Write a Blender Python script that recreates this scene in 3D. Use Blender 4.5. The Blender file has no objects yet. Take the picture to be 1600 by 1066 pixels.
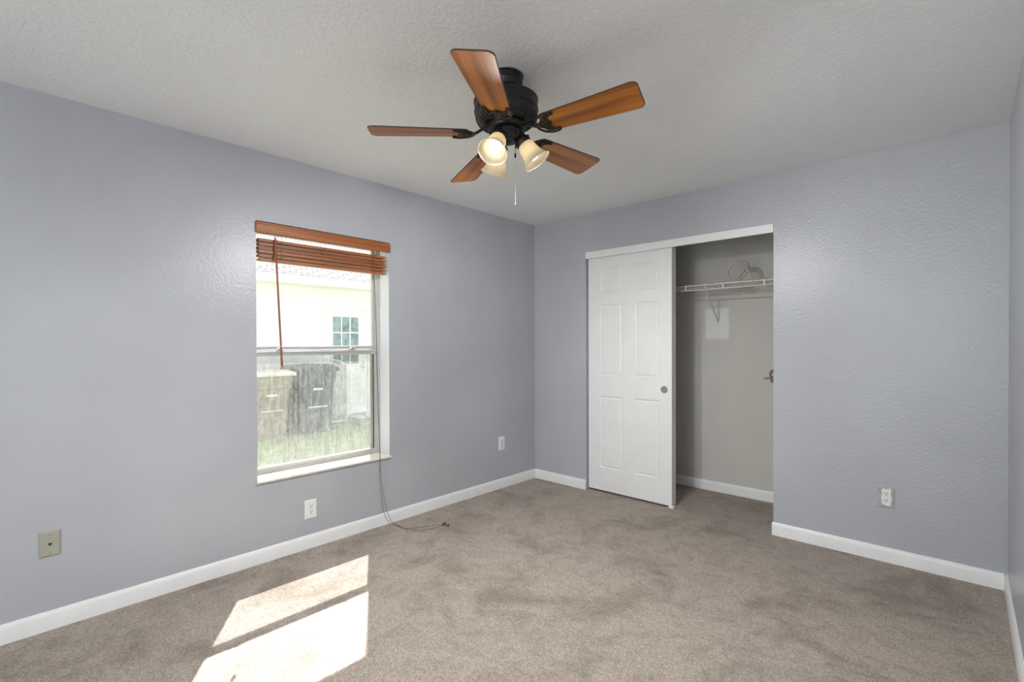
import bpy, bmesh, math, random
from mathutils import Vector, Matrix
random.seed(7)
S = bpy.context.scene
COL = S.collection
PI = math.pi

# ------------------------------------------------------------------ camera
cam_d = bpy.data.cameras.new('camera'); cam = bpy.data.objects.new('camera', cam_d); COL.objects.link(cam)
RIGHT = Vector((0.73315918, 0.68005087, -0.00290356))
UP = Vector((-0.00298936, 0.0074923, 0.99996746))
FWD = Vector((-0.6800505, 0.73312664, -0.00752597))
M = Matrix((RIGHT, UP, -FWD)).transposed().to_4x4()
M.translation = (3.0584, -3.6204, 1.2963)
cam.matrix_world = M
cam_d.sensor_width = 36.0
cam_d.lens = 36.0 * 762.79 / 1600.0
cam_d.shift_y = 10.31 / 1600.0
cam_d.clip_start = 0.02
S.camera = cam

# ------------------------------------------------------------------ sky, sun, rear fill light, exposure
W = bpy.data.worlds.new('sky'); S.world = W; W.use_nodes = True
bgn = W.node_tree.nodes['Background']
bgn.inputs[0].default_value = (0.92, 0.95, 1.0, 1)
bgn.inputs[1].default_value = 1.7

sun_d = bpy.data.lights.new('sun', 'SUN'); sun = bpy.data.objects.new('sun', sun_d); COL.objects.link(sun)
SUN_DIR = Vector((0.72, -0.45, -1.0)).normalized()
sun.rotation_euler = SUN_DIR.to_track_quat('-Z', 'Y').to_euler()
sun_d.energy = 19.5; sun_d.angle = math.radians(0.55); sun_d.color = (1.0, 0.985, 0.97)

# added fill light, set in an invented opening in the wall behind the camera
fill_d = bpy.data.lights.new('rear_fill', 'AREA'); fill = bpy.data.objects.new('rear_fill', fill_d); COL.objects.link(fill)
fill_d.shape = 'RECTANGLE'; fill_d.size = 1.5; fill_d.size_y = 2.1
fill_d.energy = 52.0; fill_d.color = (0.95, 0.98, 1.0)
fill.location = (2.4, -6.05, 1.25)
fill.rotation_euler = Vector((-0.12, 1, -0.16)).to_track_quat('-Z', 'Z').to_euler()

S.view_settings.view_transform = 'Standard'
S.view_settings.look = 'None'
S.view_settings.gamma = 1.0
S.view_settings.use_curve_mapping = False
S.view_settings.exposure = 0.07
S.cycles.diffuse_bounces = 8
S.cycles.max_bounces = 14
S.cycles.transparent_max_bounces = 16

# ------------------------------------------------------------------ material helpers
def srgb(r, g, b):
    def f(c):
        c /= 255.0
        return c / 12.92 if c <= 0.04045 else ((c + 0.055) / 1.055) ** 2.4
    return (f(r), f(g), f(b), 1)

def new_mat(name):
    m = bpy.data.materials.new(name); m.use_nodes = True
    nt = m.node_tree
    return m, nt, nt.nodes['Principled BSDF'], nt.nodes['Material Output']

def N(nt, t, **kw):
    n = nt.nodes.new(t)
    for k, v in kw.items():
        if k in ('inp',):
            for a, b in v.items(): n.inputs[a].default_value = b
        else: setattr(n, k, v)
    return n

def ramp(nt, src, stops):
    r = nt.nodes.new('ShaderNodeValToRGB'); e = r.color_ramp.elements
    while len(e) < len(stops): e.new(0.5)
    for el, (p, c) in zip(e, stops): el.position = p; el.color = c
    nt.links.new(src, r.inputs[0]); return r.outputs[0]

def coords(nt, scale=(1, 1, 1)):
    tc = N(nt, 'ShaderNodeTexCoord'); mp = N(nt, 'ShaderNodeMapping')
    mp.inputs['Scale'].default_value = scale
    nt.links.new(tc.outputs['Object'], mp.inputs[0]); return mp.outputs[0]

def noise(nt, vec, scale, detail=3, rough=0.5, dist=0.0):
    n = N(nt, 'ShaderNodeTexNoise'); nt.links.new(vec, n.inputs['Vector'])
    n.inputs['Scale'].default_value = scale; n.inputs['Detail'].default_value = detail
    n.inputs['Roughness'].default_value = rough; n.inputs['Distortion'].default_value = dist
    return n.outputs[0]

def bump(nt, bsdf, h, strength, dist, prev=None):
    b = N(nt, 'ShaderNodeBump'); b.inputs['Strength'].default_value = strength; b.inputs['Distance'].default_value = dist
    nt.links.new(h, b.inputs['Height'])
    if prev: nt.links.new(prev, b.inputs['Normal'])
    nt.links.new(b.outputs[0], bsdf.inputs['Normal']); return b.outputs[0]

def plain(name, col, rough=0.5, metal=0.0, var=0.06, vscale=8.0, bmp=0.0, bscale=60.0, spec=0.5):
    """procedural paint / plastic / metal: base colour with a slight mottle"""
    m, nt, b, o = new_mat(name)
    v = coords(nt)
    f = noise(nt, v, vscale, 4)
    lo = tuple(c * (1 - var) for c in col[:3]) + (1,)
    hi = tuple(min(1, c * (1 + var)) for c in col[:3]) + (1,)
    nt.links.new(ramp(nt, f, [(0.3, lo), (0.7, hi)]), b.inputs['Base Color'])
    b.inputs['Roughness'].default_value = rough; b.inputs['Metallic'].default_value = metal
    b.inputs['Specular IOR Level'].default_value = spec
    if bmp: bump(nt, b, noise(nt, v, bscale, 3), bmp, 0.002)
    return m

def wall_paint(name, col, rough=0.42, strength=0.35, scale=85.0, patch=None):
    m, nt, b, o = new_mat(name)
    v = coords(nt)
    f = noise(nt, v, 2.2, 4)
    lo = tuple(c * 0.96 for c in col[:3]) + (1,); hi = tuple(min(1, c * 1.04) for c in col[:3]) + (1,)
    c0 = ramp(nt, f, [(0.3, lo), (0.7, hi)])
    if patch:   # a lighter rectangle of primer left on the wall, ragged edges
        (x0, x1, z0, z1, pc) = patch
        sp = N(nt, 'ShaderNodeSeparateXYZ'); nt.links.new(v, sp.inputs[0])
        wob = N(nt, 'ShaderNodeMath', operation='MULTIPLY_ADD'); nt.links.new(noise(nt, v, 25, 3), wob.inputs[0])
        wob.inputs[1].default_value = 0.03; wob.inputs[2].default_value = -0.015
        def inside(out, a, c):
            s1 = N(nt, 'ShaderNodeMath', operation='ADD'); nt.links.new(out, s1.inputs[0]); nt.links.new(wob.outputs[0], s1.inputs[1])
            s = N(nt, 'ShaderNodeMath', operation='SUBTRACT'); nt.links.new(s1.outputs[0], s.inputs[0]); s.inputs[1].default_value = (a + c) / 2
            ab = N(nt, 'ShaderNodeMath', operation='ABSOLUTE'); nt.links.new(s.outputs[0], ab.inputs[0])
            mr = N(nt, 'ShaderNodeMapRange'); nt.links.new(ab.outputs[0], mr.inputs[0])
            h = (c - a) / 2
            for k, val in enumerate((h - 0.012, h + 0.012, 1.0, 0.0)): mr.inputs[1 + k].default_value = val
            return mr.outputs[0]
        mu = N(nt, 'ShaderNodeMath', operation='MULTIPLY')
        nt.links.new(inside(sp.outputs[0], x0, x1), mu.inputs[0]); nt.links.new(inside(sp.outputs[2], z0, z1), mu.inputs[1])
        mx = N(nt, 'ShaderNodeMix', data_type='RGBA')
        nt.links.new(mu.outputs[0], mx.inputs[0]); nt.links.new(c0, mx.inputs[6]); mx.inputs[7].default_value = pc
        c0 = mx.outputs[2]
    nt.links.new(c0, b.inputs['Base Color'])
    b.inputs['Roughness'].default_value = rough
    h = noise(nt, v, scale, 3, 0.55)
    hh = ramp(nt, h, [(0.38, (0, 0, 0, 1)), (0.62, (1, 1, 1, 1))])
    p = bump(nt, b, hh, strength, 0.0022)
    bump(nt, b, noise(nt, v, 9.0, 2), 0.05, 0.006, p)
    return m

def wood(name, c_dark, c_mid, c_light, rough=0.35, axis='x', scale=1.0, coat=0.0):
    m, nt, b, o = new_mat(name)
    s = {'x': (1.2, 26, 26), 'y': (26, 1.2, 26), 'z': (26, 26, 1.2)}[axis]
    v = coords(nt, tuple(k * scale for k in s))
    f = noise(nt, v, 1.0, 6, 0.62, 0.6)
    c = ramp(nt, f, [(0.28, c_dark), (0.5, c_mid), (0.74, c_light)])
    nt.links.new(c, b.inputs['Base Color'])
    b.inputs['Roughness'].default_value = rough
    b.inputs['Coat Weight'].default_value = coat; b.inputs['Coat Roughness'].default_value = 0.15
    bump(nt, b, f, 0.08, 0.001)
    return m

# ------------------------------------------------------------------ materials
MAT = {}
MAT['wall'] = wall_paint('blue_grey_wall_paint', (0.436, 0.450, 0.484, 1), rough=0.32, strength=0.20, scale=60.0)
MAT['reveal'] = wall_paint('pale_reveal', (0.64, 0.65, 0.69, 1), strength=0.2)  # paler tone for the inner faces of the wall openings
MAT['closet'] = wall_paint('beige_closet_paint', (0.575, 0.56, 0.52, 1), rough=0.6, strength=0.2,
                           patch=(1.372, 1.569, 1.335, 1.600, (0.74, 0.74, 0.73, 1)))
MAT['trim'] = plain('white_trim_paint', (0.80, 0.805, 0.80, 1), rough=0.35, var=0.03, bmp=0.05)
MAT['door'] = plain('white_door_paint', (0.78, 0.78, 0.775, 1), rough=0.38, var=0.02, bmp=0.06, bscale=120)

def ceiling_mat():
    m, nt, b, o = new_mat('white_knockdown_ceiling')
    v = coords(nt)
    f = noise(nt, v, 1.6, 4)
    nt.links.new(ramp(nt, f, [(0.3, (0.80, 0.81, 0.815, 1)), (0.7, (0.84, 0.85, 0.855, 1))]), b.inputs['Base Color'])
    b.inputs['Roughness'].default_value = 0.7
    h = noise(nt, v, 46.0, 4, 0.6, 0.7)
    hh = ramp(nt, h, [(0.42, (0, 0, 0, 1)), (0.56, (1, 1, 1, 1))])
    bump(nt, b, hh, 0.36, 0.004)
    return m
MAT['ceiling'] = ceiling_mat()

def carpet_mat():
    m, nt, b, o = new_mat('brown_taupe_carpet')
    v = coords(nt)
    fine = noise(nt, v, 150.0, 3, 0.75)
    mid = noise(nt, v, 55.0, 3, 0.6)
    big = noise(nt, v, 2.6, 6, 0.62, 0.5)
    swirl = noise(nt, v, 9.0, 5, 0.6, 1.2)
    c1 = ramp(nt, fine, [(0.30, (0.180, 0.143, 0.115, 1)), (0.50, (0.355, 0.300, 0.253, 1)), (0.70, (0.555, 0.485, 0.422, 1))])
    def mul(c, fac, lo, hi, a, bb):
        mx = N(nt, 'ShaderNodeMix', data_type='RGBA', blend_type='MULTIPLY'); mx.inputs[0].default_value = 1.0
        nt.links.new(c, mx.inputs[6]); nt.links.new(ramp(nt, fac, [(a, lo), (bb, hi)]), mx.inputs[7]); return mx.outputs[2]
    c2 = mul(c1, big, (0.74, 0.72, 0.69, 1), (1.08, 1.08, 1.08, 1), 0.34, 0.52)
    c3 = mul(c2, swirl, (0.86, 0.85, 0.84, 1), (1.05, 1.05, 1.05, 1), 0.34, 0.55)
    c4 = mul(c3, mid, (0.84, 0.84, 0.84, 1), (1.12, 1.12, 1.12, 1), 0.35, 0.65)
    nt.links.new(c4, b.inputs['Base Color'])
    b.inputs['Roughness'].default_value = 0.95; b.inputs['Specular IOR Level'].default_value = 0.1
    b.inputs['Sheen Weight'].default_value = 0.15
    p = bump(nt, b, fine, 0.8, 0.006)
    bump(nt, b, mid, 0.5, 0.012, p)
    return m
MAT['carpet'] = carpet_mat()

MAT['black'] = plain('oil_rubbed_black_metal', (0.009, 0.0085, 0.0085, 1), rough=0.45, metal=0.0, var=0.25, vscale=30)
MAT['bronze'] = plain('rubbed_bronze_iron', (0.022, 0.017, 0.014, 1), rough=0.38, metal=0.4, var=0.35, vscale=60)
MAT['blade'] = wood('honey_oak_blade', (0.13, 0.036, 0.005, 1), (0.37, 0.12, 0.013, 1), (0.60, 0.24, 0.034, 1), rough=0.36, scale=1.0, coat=0.04)
MAT['blade_edge'] = plain('dark_blade_edge', (0.075, 0.042, 0.025, 1), rough=0.45)
MAT['blind'] = wood('cherry_blind_wood', (0.19, 0.056, 0.016, 1), (0.33, 0.105, 0.030, 1), (0.48, 0.175, 0.055, 1), rough=0.42, axis='y', scale=0.9)
MAT['wand'] = wood('cherry_wand_wood', (0.20, 0.058, 0.025, 1), (0.29, 0.09, 0.04, 1), (0.36, 0.13, 0.06, 1), axis='z')
MAT['cord'] = plain('brown_blind_cord', (0.16, 0.115, 0.09, 1), rough=0.8)
MAT['ladder'] = plain('tan_ladder_string', (0.34, 0.17, 0.08, 1), rough=0.8)
MAT['tassel'] = plain('dark_wood_tassel', (0.075, 0.026, 0.014, 1), rough=0.35)
MAT['alum'] = plain('white_window_metal', (0.50, 0.497, 0.48, 1), rough=0.4, metal=0.1, var=0.05)
MAT['gasket'] = plain('black_gasket', (0.03, 0.03, 0.03, 1), rough=0.6)
MAT['marble'] = plain('cream_marble_sill', (0.83, 0.76, 0.65, 1), rough=0.25, var=0.08, vscale=14)
MAT['chrome'] = plain('brushed_nickel', (0.62, 0.62, 0.61, 1), rough=0.28, metal=1.0)
MAT['nickel'] = plain('dull_nickel', (0.36, 0.36, 0.36, 1), rough=0.35, metal=0.9)
MAT['white_plastic'] = plain('white_plate_plastic', (0.80, 0.80, 0.79, 1), rough=0.35, var=0.02)
MAT['almond'] = plain('almond_plate_plastic', (0.37, 0.365, 0.305, 1), rough=0.4, var=0.04)
MAT['smeared'] = plain('paint_smeared_almond_plate', (0.42, 0.42, 0.385, 1), rough=0.5, var=0.15, vscale=40)
MAT['slot'] = plain('dark_slot', (0.02, 0.02, 0.02, 1), rough=0.6)
MAT['grey_slot'] = plain('grey_slot', (0.25, 0.25, 0.25, 1))
MAT['wire'] = plain('white_vinyl_wire', (0.74, 0.72, 0.68, 1), rough=0.4)
MAT['strap'] = plain('grey_flat_cable', (0.47, 0.44, 0.40, 1), rough=0.5)
MAT['coax'] = plain('beige_cable', (0.20, 0.18, 0.15, 1), rough=0.5)
MAT['stucco'] = wall_paint('white_stucco', (0.83, 0.835, 0.84, 1), rough=0.85, strength=0.4, scale=40)
MAT['outwhite'] = plain('white_exterior_paint', (0.85, 0.85, 0.84, 1), rough=0.5, var=0.03)
MAT['concrete'] = plain('grey_concrete', (0.62, 0.61, 0.58, 1), rough=0.9, var=0.15, vscale=12, bmp=0.3)
MAT['bin_grey'] = plain('weathered_grey_plastic', (0.085, 0.095, 0.11, 1), rough=0.55, var=0.3, vscale=14)
MAT['bin_tan'] = plain('weathered_tan_plastic', (0.33, 0.285, 0.22, 1), rough=0.55, var=0.15, vscale=14)
MAT['bin_tan_lid'] = plain('pale_cream_lid', (0.80, 0.76, 0.66, 1), rough=0.5, var=0.06)  # lid set much paler than the tan body
MAT['rubber'] = plain('black_rubber', (0.025, 0.025, 0.025, 1), rough=0.7)
MAT['lattice'] = plain('white_lattice_vinyl', (0.78, 0.78, 0.77, 1), rough=0.5)
MAT['leaf'] = plain('yellow_green_leaf', (0.36, 0.46, 0.07, 1), rough=0.5, var=0.3, vscale=10)
MAT['stem'] = plain('green_stem', (0.16, 0.20, 0.05, 1), rough=0.7)
MAT['grass'] = plain('lawn_grass', (0.40, 0.465, 0.17, 1), rough=0.7, var=0.35, vscale=3)
MAT['soil'] = plain('lawn_turf', (0.30, 0.345, 0.18, 1), rough=0.95, var=0.3, vscale=6, bmp=0.4)

def shingle_mat():
    m, nt, b, o = new_mat('grey_roof_shingles')
    v = coords(nt)
    sp = N(nt, 'ShaderNodeSeparateXYZ'); nt.links.new(v, sp.inputs[0])
    cb = N(nt, 'ShaderNodeCombineXYZ'); nt.links.new(sp.outputs[1], cb.inputs[0]); nt.links.new(sp.outputs[0], cb.inputs[1])
    br = N(nt, 'ShaderNodeTexBrick'); nt.links.new(cb.outputs[0], br.inputs[0])
    br.inputs['Color1'].default_value = (0.17, 0.168, 0.165, 1); br.inputs['Color2'].default_value = (0.27, 0.265, 0.26, 1)
    br.inputs['Mortar'].default_value = (0.045, 0.045, 0.05, 1)
    br.inputs['Scale'].default_value = 1.0; br.inputs['Brick Width'].default_value = 0.30; br.inputs['Row Height'].default_value = 0.13
    br.inputs['Mortar Size'].default_value = 0.016
    nt.links.new(br.outputs[0], b.inputs['Base Color']); b.inputs['Roughness'].default_value = 0.9
    return m
MAT['shingle'] = shingle_mat()

def glass_mat(name, dirt_lo, dirt_hi, tint=(1, 1, 1, 1)):
    m, nt, b, o = new_mat(name); nt.nodes.remove(b)
    v = coords(nt, (1, 60, 5))
    v2 = coords(nt)
    f = noise(nt, v, 1.0, 5, 0.6)
    g = noise(nt, v2, 45.0, 4, 0.7)
    ad = N(nt, 'ShaderNodeMath', operation='MULTIPLY'); nt.links.new(f, ad.inputs[0]); nt.links.new(g, ad.inputs[1])
    mr = N(nt, 'ShaderNodeMapRange'); nt.links.new(ad.outputs[0], mr.inputs[0])
    for k, val in enumerate((0.12, 0.40, dirt_lo, dirt_hi)): mr.inputs[1 + k].default_value = val
    sp = N(nt, 'ShaderNodeSeparateXYZ'); nt.links.new(v2, sp.inputs[0])
    zr = N(nt, 'ShaderNodeMapRange'); nt.links.new(sp.outputs[2], zr.inputs[0])
    for k, val in enumerate((0.02, 0.45, dirt_hi * 0.55, 0.0)): zr.inputs[1 + k].default_value = val
    fac = N(nt, 'ShaderNodeMath', operation='ADD'); nt.links.new(mr.outputs[0], fac.inputs[0]); nt.links.new(zr.outputs[0], fac.inputs[1])
    tr = N(nt, 'ShaderNodeBsdfTransparent'); tr.inputs[0].default_value = tint
    tl = N(nt, 'ShaderNodeBsdfTranslucent'); tl.inputs[0].default_value = (0.84, 0.85, 0.83, 1)
    gl = N(nt, 'ShaderNodeBsdfGlossy'); gl.inputs['Roughness'].default_value = 0.02
    lw = N(nt, 'ShaderNodeLayerWeight'); pw = N(nt, 'ShaderNodeMath', operation='POWER'); pw.inputs[1].default_value = 5.0
    nt.links.new(lw.outputs['Facing'], pw.inputs[0]); fr = N(nt, 'ShaderNodeMath', operation='MULTIPLY_ADD'); nt.links.new(pw.outputs[0], fr.inputs[0])
    fr.inputs[1].default_value = 0.8; fr.inputs[2].default_value = 0.03
    m1 = N(nt, 'ShaderNodeMixShader'); nt.links.new(fac.outputs[0], m1.inputs[0]); nt.links.new(tr.outputs[0], m1.inputs[1]); nt.links.new(tl.outputs[0], m1.inputs[2])
    m2 = N(nt, 'ShaderNodeMixShader'); nt.links.new(fr.outputs[0], m2.inputs[0]); nt.links.new(m1.outputs[0], m2.inputs[1]); nt.links.new(gl.outputs[0], m2.inputs[2])
    nt.links.new(m2.outputs[0], o.inputs[0]); return m
MAT['glass'] = glass_mat('clear_window_glass', 0.0, 0.01)
MAT['glass_dirty'] = glass_mat('dirt_streaked_glass', 0.03, 0.18)

def screen_mat():
    m, nt, b, o = new_mat('grey_insect_screen'); nt.nodes.remove(b)
    tr = N(nt, 'ShaderNodeBsdfTransparent'); df = N(nt, 'ShaderNodeBsdfDiffuse'); df.inputs[0].default_value = (0.12, 0.12, 0.12, 1)
    mx = N(nt, 'ShaderNodeMixShader')
    f = noise(nt, coords(nt), 20.0, 3)
    mr = N(nt, 'ShaderNodeMapRange'); nt.links.new(f, mr.inputs[0])
    for k, val in enumerate((0.3, 0.7, 0.35, 0.43)): mr.inputs[1 + k].default_value = val
    nt.links.new(mr.outputs[0], mx.inputs[0])
    nt.links.new(tr.outputs[0], mx.inputs[1]); nt.links.new(df.outputs[0], mx.inputs[2]); nt.links.new(mx.outputs[0], o.inputs[0]); return m
MAT['screen'] = screen_mat()

def dark_glass():
    m, nt, b, o = new_mat('door_glass')
    v = coords(nt)
    f = noise(nt, v, 5.0, 4, 0.6, 1.0)
    nt.links.new(ramp(nt, f, [(0.35, (0.14, 0.20, 0.22, 1)), (0.6, (0.30, 0.38, 0.40, 1))]), b.inputs['Base Color'])
    b.inputs['Roughness'].default_value = 0.08
    return m
MAT['door_glass'] = dark_glass()

def shade_mat():
    m, nt, b, o = new_mat('amber_frosted_shade'); nt.nodes.remove(b)
    v = coords(nt)
    f = noise(nt, v, 25.0, 4, 0.6)
    c = ramp(nt, f, [(0.3, (0.85, 0.76, 0.58, 1)), (0.7, (0.94, 0.87, 0.71, 1))])
    tl = N(nt, 'ShaderNodeBsdfTranslucent'); df = N(nt, 'ShaderNodeBsdfDiffuse'); gl = N(nt, 'ShaderNodeBsdfGlossy')
    gl.inputs['Roughness'].default_value = 0.25
    nt.links.new(c, tl.inputs[0]); nt.links.new(c, df.inputs[0])
    m1 = N(nt, 'ShaderNodeMixShader'); m1.inputs[0].default_value = 0.5; nt.links.new(tl.outputs[0], m1.inputs[1]); nt.links.new(df.outputs[0], m1.inputs[2])
    m2 = N(nt, 'ShaderNodeMixShader'); m2.inputs[0].default_value = 0.05; nt.links.new(m1.outputs[0], m2.inputs[1]); nt.links.new(gl.outputs[0], m2.inputs[2])
    nt.links.new(m2.outputs[0], o.inputs[0]); return m
MAT['shade'] = shade_mat()

def emit(name, col, s):
    m, nt, b, o = new_mat(name)
    b.inputs['Base Color'].default_value = (0.9, 0.88, 0.82, 1)
    b.inputs['Emission Color'].default_value = col; b.inputs['Emission Strength'].default_value = s
    return m
MAT['bulb'] = emit('lit_bulb', (1.0, 0.94, 0.84, 1), 3.0)

# ------------------------------------------------------------------ mesh helpers
def BM(): return bmesh.new()

def finish(bm, name, mat, parent=None, smooth=False, autosmooth=None, loc=None):
    bmesh.ops.recalc_face_normals(bm, faces=bm.faces)
    me = bpy.data.meshes.new(name); bm.to_mesh(me); bm.free()
    for m in (mat if isinstance(mat, (list, tuple)) else [mat]): me.materials.append(m)
    o = bpy.data.objects.new(name, me); COL.objects.link(o)
    if loc is not None: o.location = loc
    if smooth:
        for p in me.polygons: p.use_smooth = True
        try: me.set_sharp_from_angle(angle=math.radians(autosmooth or 40))
        except Exception: pass
    if parent: o.parent = parent
    return o

def empty(name, loc=(0, 0, 0), rot=(0, 0, 0)):
    o = bpy.data.objects.new(name, None); COL.objects.link(o); o.location = loc; o.rotation_euler = rot
    o.empty_display_size = 0.1; return o

def tag(o, label, cat, group=None, kind=None):
    if label: o['label'] = label
    if cat: o['category'] = cat
    if group: o['group'] = group
    if kind: o['kind'] = kind
    return o

def struct(o, label=None, cat=None):
    o['kind'] = 'structure'
    if label: o['label'] = label
    if cat: o['category'] = cat
    return o

def box(bm, x0, x1, y0, y1, z0, z1, bev=0.0, mi=0):
    vs = [bm.verts.new(p) for p in ((x0, y0, z0), (x1, y0, z0), (x1, y1, z0), (x0, y1, z0), (x0, y0, z1), (x1, y0, z1), (x1, y1, z1), (x0, y1, z1))]
    fs = [bm.faces.new([vs[i] for i in f]) for f in ((0, 3, 2, 1), (4, 5, 6, 7), (0, 1, 5, 4), (1, 2, 6, 5), (2, 3, 7, 6), (3, 0, 4, 7))]
    for f in fs: f.material_index = mi
    if bev:
        es = list({e for f in fs for e in f.edges})
        r = bmesh.ops.bevel(bm, geom=es, offset=bev, segments=2, profile=0.5, affect='EDGES')
        for f in r['faces']: f.material_index = mi
    return vs

def lathe(bm, prof, seg=32, M4=None, mi=0, a0=0.0, cap=True):
    """prof: (r, z) list; revolve about z then transform"""
    rings = []
    for r, z in prof:
        if r < 1e-6:
            v = Vector((0, 0, z)); rings.append([bm.verts.new(M4 @ v if M4 else v)])
        else:
            ring = []
            for k in range(seg):
                a = a0 + 2 * PI * k / seg
                v = Vector((r * math.cos(a), r * math.sin(a), z)); ring.append(bm.verts.new(M4 @ v if M4 else v))
            rings.append(ring)
    for A, B in zip(rings, rings[1:]):
        for k in range(seg):
            k2 = (k + 1) % seg
            if len(A) == 1 and len(B) == 1: continue
            if len(A) == 1: f = bm.faces.new((A[0], B[k], B[k2]))
            elif len(B) == 1: f = bm.faces.new((A[k], A[k2], B[0]))
            else: f = bm.faces.new((A[k], A[k2], B[k2], B[k]))
            f.material_index = mi
    if cap:
        for R in (rings[0], rings[-1]):
            if len(R) > 2: bm.faces.new(R).material_index = mi

def tube(bm, pts, r, seg=8, up=None, ry=None, closed=False, cap=True, mi=0):
    """sweep an ellipse (r along side, ry along up) along a polyline; r may be a list"""
    pts = [Vector(p) for p in pts]; n = len(pts)
    rs = r if isinstance(r, (list, tuple)) else [r] * n
    rys = ry if isinstance(ry, (list, tuple)) else ([ry] * n if ry else rs)
    rings = []; prev_u = None
    for i, p in enumerate(pts):
        if closed: t = pts[(i + 1) % n] - pts[i - 1]
        else: t = pts[min(i + 1, n - 1)] - pts[max(i - 1, 0)]
        if t.length < 1e-9: t = Vector((0, 0, 1))
        t.normalize()
        if up is not None: u = Vector(up)
        elif prev_u is None: u = Vector((0, 0, 1)) if abs(t.z) < 0.9 else Vector((1, 0, 0))
        else: u = prev_u
        u = u - t * u.dot(t)
        if u.length < 1e-6: u = Vector((1, 0, 0)) - t * t.x
        u.normalize(); s = t.cross(u); prev_u = u
        rings.append([bm.verts.new(p + s * (rs[i] * math.cos(2 * PI * k / seg)) + u * (rys[i] * math.sin(2 * PI * k / seg))) for k in range(seg)])
    m = n if closed else n - 1
    for i in range(m):
        A, B = rings[i], rings[(i + 1) % n]
        for k in range(seg):
            k2 = (k + 1) % seg
            bm.faces.new((A[k], A[k2], B[k2], B[k])).material_index = mi
    if cap and not closed:
        bm.faces.new(rings[0][::-1]).material_index = mi; bm.faces.new(rings[-1]).material_index = mi

def spline(pts, n=8):
    P = [Vector(p) for p in pts]; out = []
    for i in range(len(P) - 1):
        p0 = P[max(i - 1, 0)]; p1 = P[i]; p2 = P[i + 1]; p3 = P[min(i + 2, len(P) - 1)]
        for k in range(n):
            t = k / n
            out.append(0.5 * ((2 * p1) + (p2 - p0) * t + (2 * p0 - 5 * p1 + 4 * p2 - p3) * t * t + (3 * p1 - p0 - 3 * p2 + p3) * t ** 3))
    out.append(P[-1]); return out

def prism(bm, poly, z0, z1, M4=None, mi=0, mi_side=None):
    """extrude a 2D polygon (x,y) between z0 and z1"""
    T = (lambda v: M4 @ v) if M4 else (lambda v: v)
    a = [bm.verts.new(T(Vector((x, y, z0)))) for x, y in poly]; b = [bm.verts.new(T(Vector((x, y, z1)))) for x, y in poly]
    bm.faces.new(a[::-1]).material_index = mi; bm.faces.new(b).material_index = mi
    n = len(poly)
    for k in range(n):
        bm.faces.new((a[k], a[(k + 1) % n], b[(k + 1) % n], b[k])).material_index = mi if mi_side is None else mi_side

def basis(o, zdir, xhint=(0, 0, 1)):
    z = Vector(zdir).normalized(); x = Vector(xhint); x = x - z * x.dot(z)
    if x.length < 1e-5: x = Vector((1, 0, 0)) - z * z.x
    x.normalize(); y = z.cross(x)
    m = Matrix((x, y, z)).transposed().to_4x4(); m.translation = o; return m

# ------------------------------------------------------------------ room shell
RW = 3.226          # room width
YF = -5.95          # wall behind the camera
YB = 0.725          # closet back
bm = BM(); box(bm, -0.02, RW + 0.02, YF - 0.1, 0.86, -0.12, 0.0)
struct(finish(bm, 'floor', MAT['carpet']), 'brown taupe cut pile carpet across the empty room', 'carpet')
bm = BM(); box(bm, -0.22, RW + 0.12, YF - 0.12, 0.86, 2.44, 2.56)
struct(finish(bm, 'ceiling', MAT['ceiling']), 'white textured ceiling above the fan', 'ceiling')

WY0, WY1, WZ0, WZ1 = -2.535, -1.633, 0.472, 2.03
def frame_wall(bm, fx0, fx1, a0, a1, b0, b1, ha0, ha1, hb0, hb1, P):
    """slab between fx0..fx1 with a rectangular hole; P maps (depth, along, z) to xyz"""
    A = [a0, ha0, ha1, a1]; B = [b0, hb0, hb1, b1]
    g = {}
    for d in (fx0, fx1):
        for i, a in enumerate(A):
            for j, b in enumerate(B): g[d, i, j] = bm.verts.new(P(d, a, b))
    for d in (fx0, fx1):
        for i in range(3):
            for j in range(3):
                if (i, j) == (1, 1): continue
                bm.faces.new((g[d, i, j], g[d, i + 1, j], g[d, i + 1, j + 1], g[d, i, j + 1]))
    def side(p, q): bm.faces.new((g[fx0, *p], g[fx0, *q], g[fx1, *q], g[fx1, *p]))
    for k in range(3):
        side((k, 0), (k + 1, 0)); side((k, 3), (k + 1, 3)); side((0, k), (0, k + 1)); side((3, k), (3, k + 1))
    n0 = len(bm.faces)
    side((1, 1), (2, 1)); side((1, 2), (2, 2)); side((1, 1), (1, 2)); side((2, 1), (2, 2))
    bm.faces.ensure_lookup_table()
    for f in bm.faces[n0:]: f.material_index = 1

bm = BM()
frame_wall(bm, -0.22, 0.0, YF, 0.86, -0.12, 2.44, WY0, WY1, WZ0, WZ1, lambda d, a, b: (d, a, b))
struct(finish(bm, 'wall_left', [MAT['wall'], MAT['reveal']]), 'blue grey textured wall holding the window', 'wall')

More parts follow.
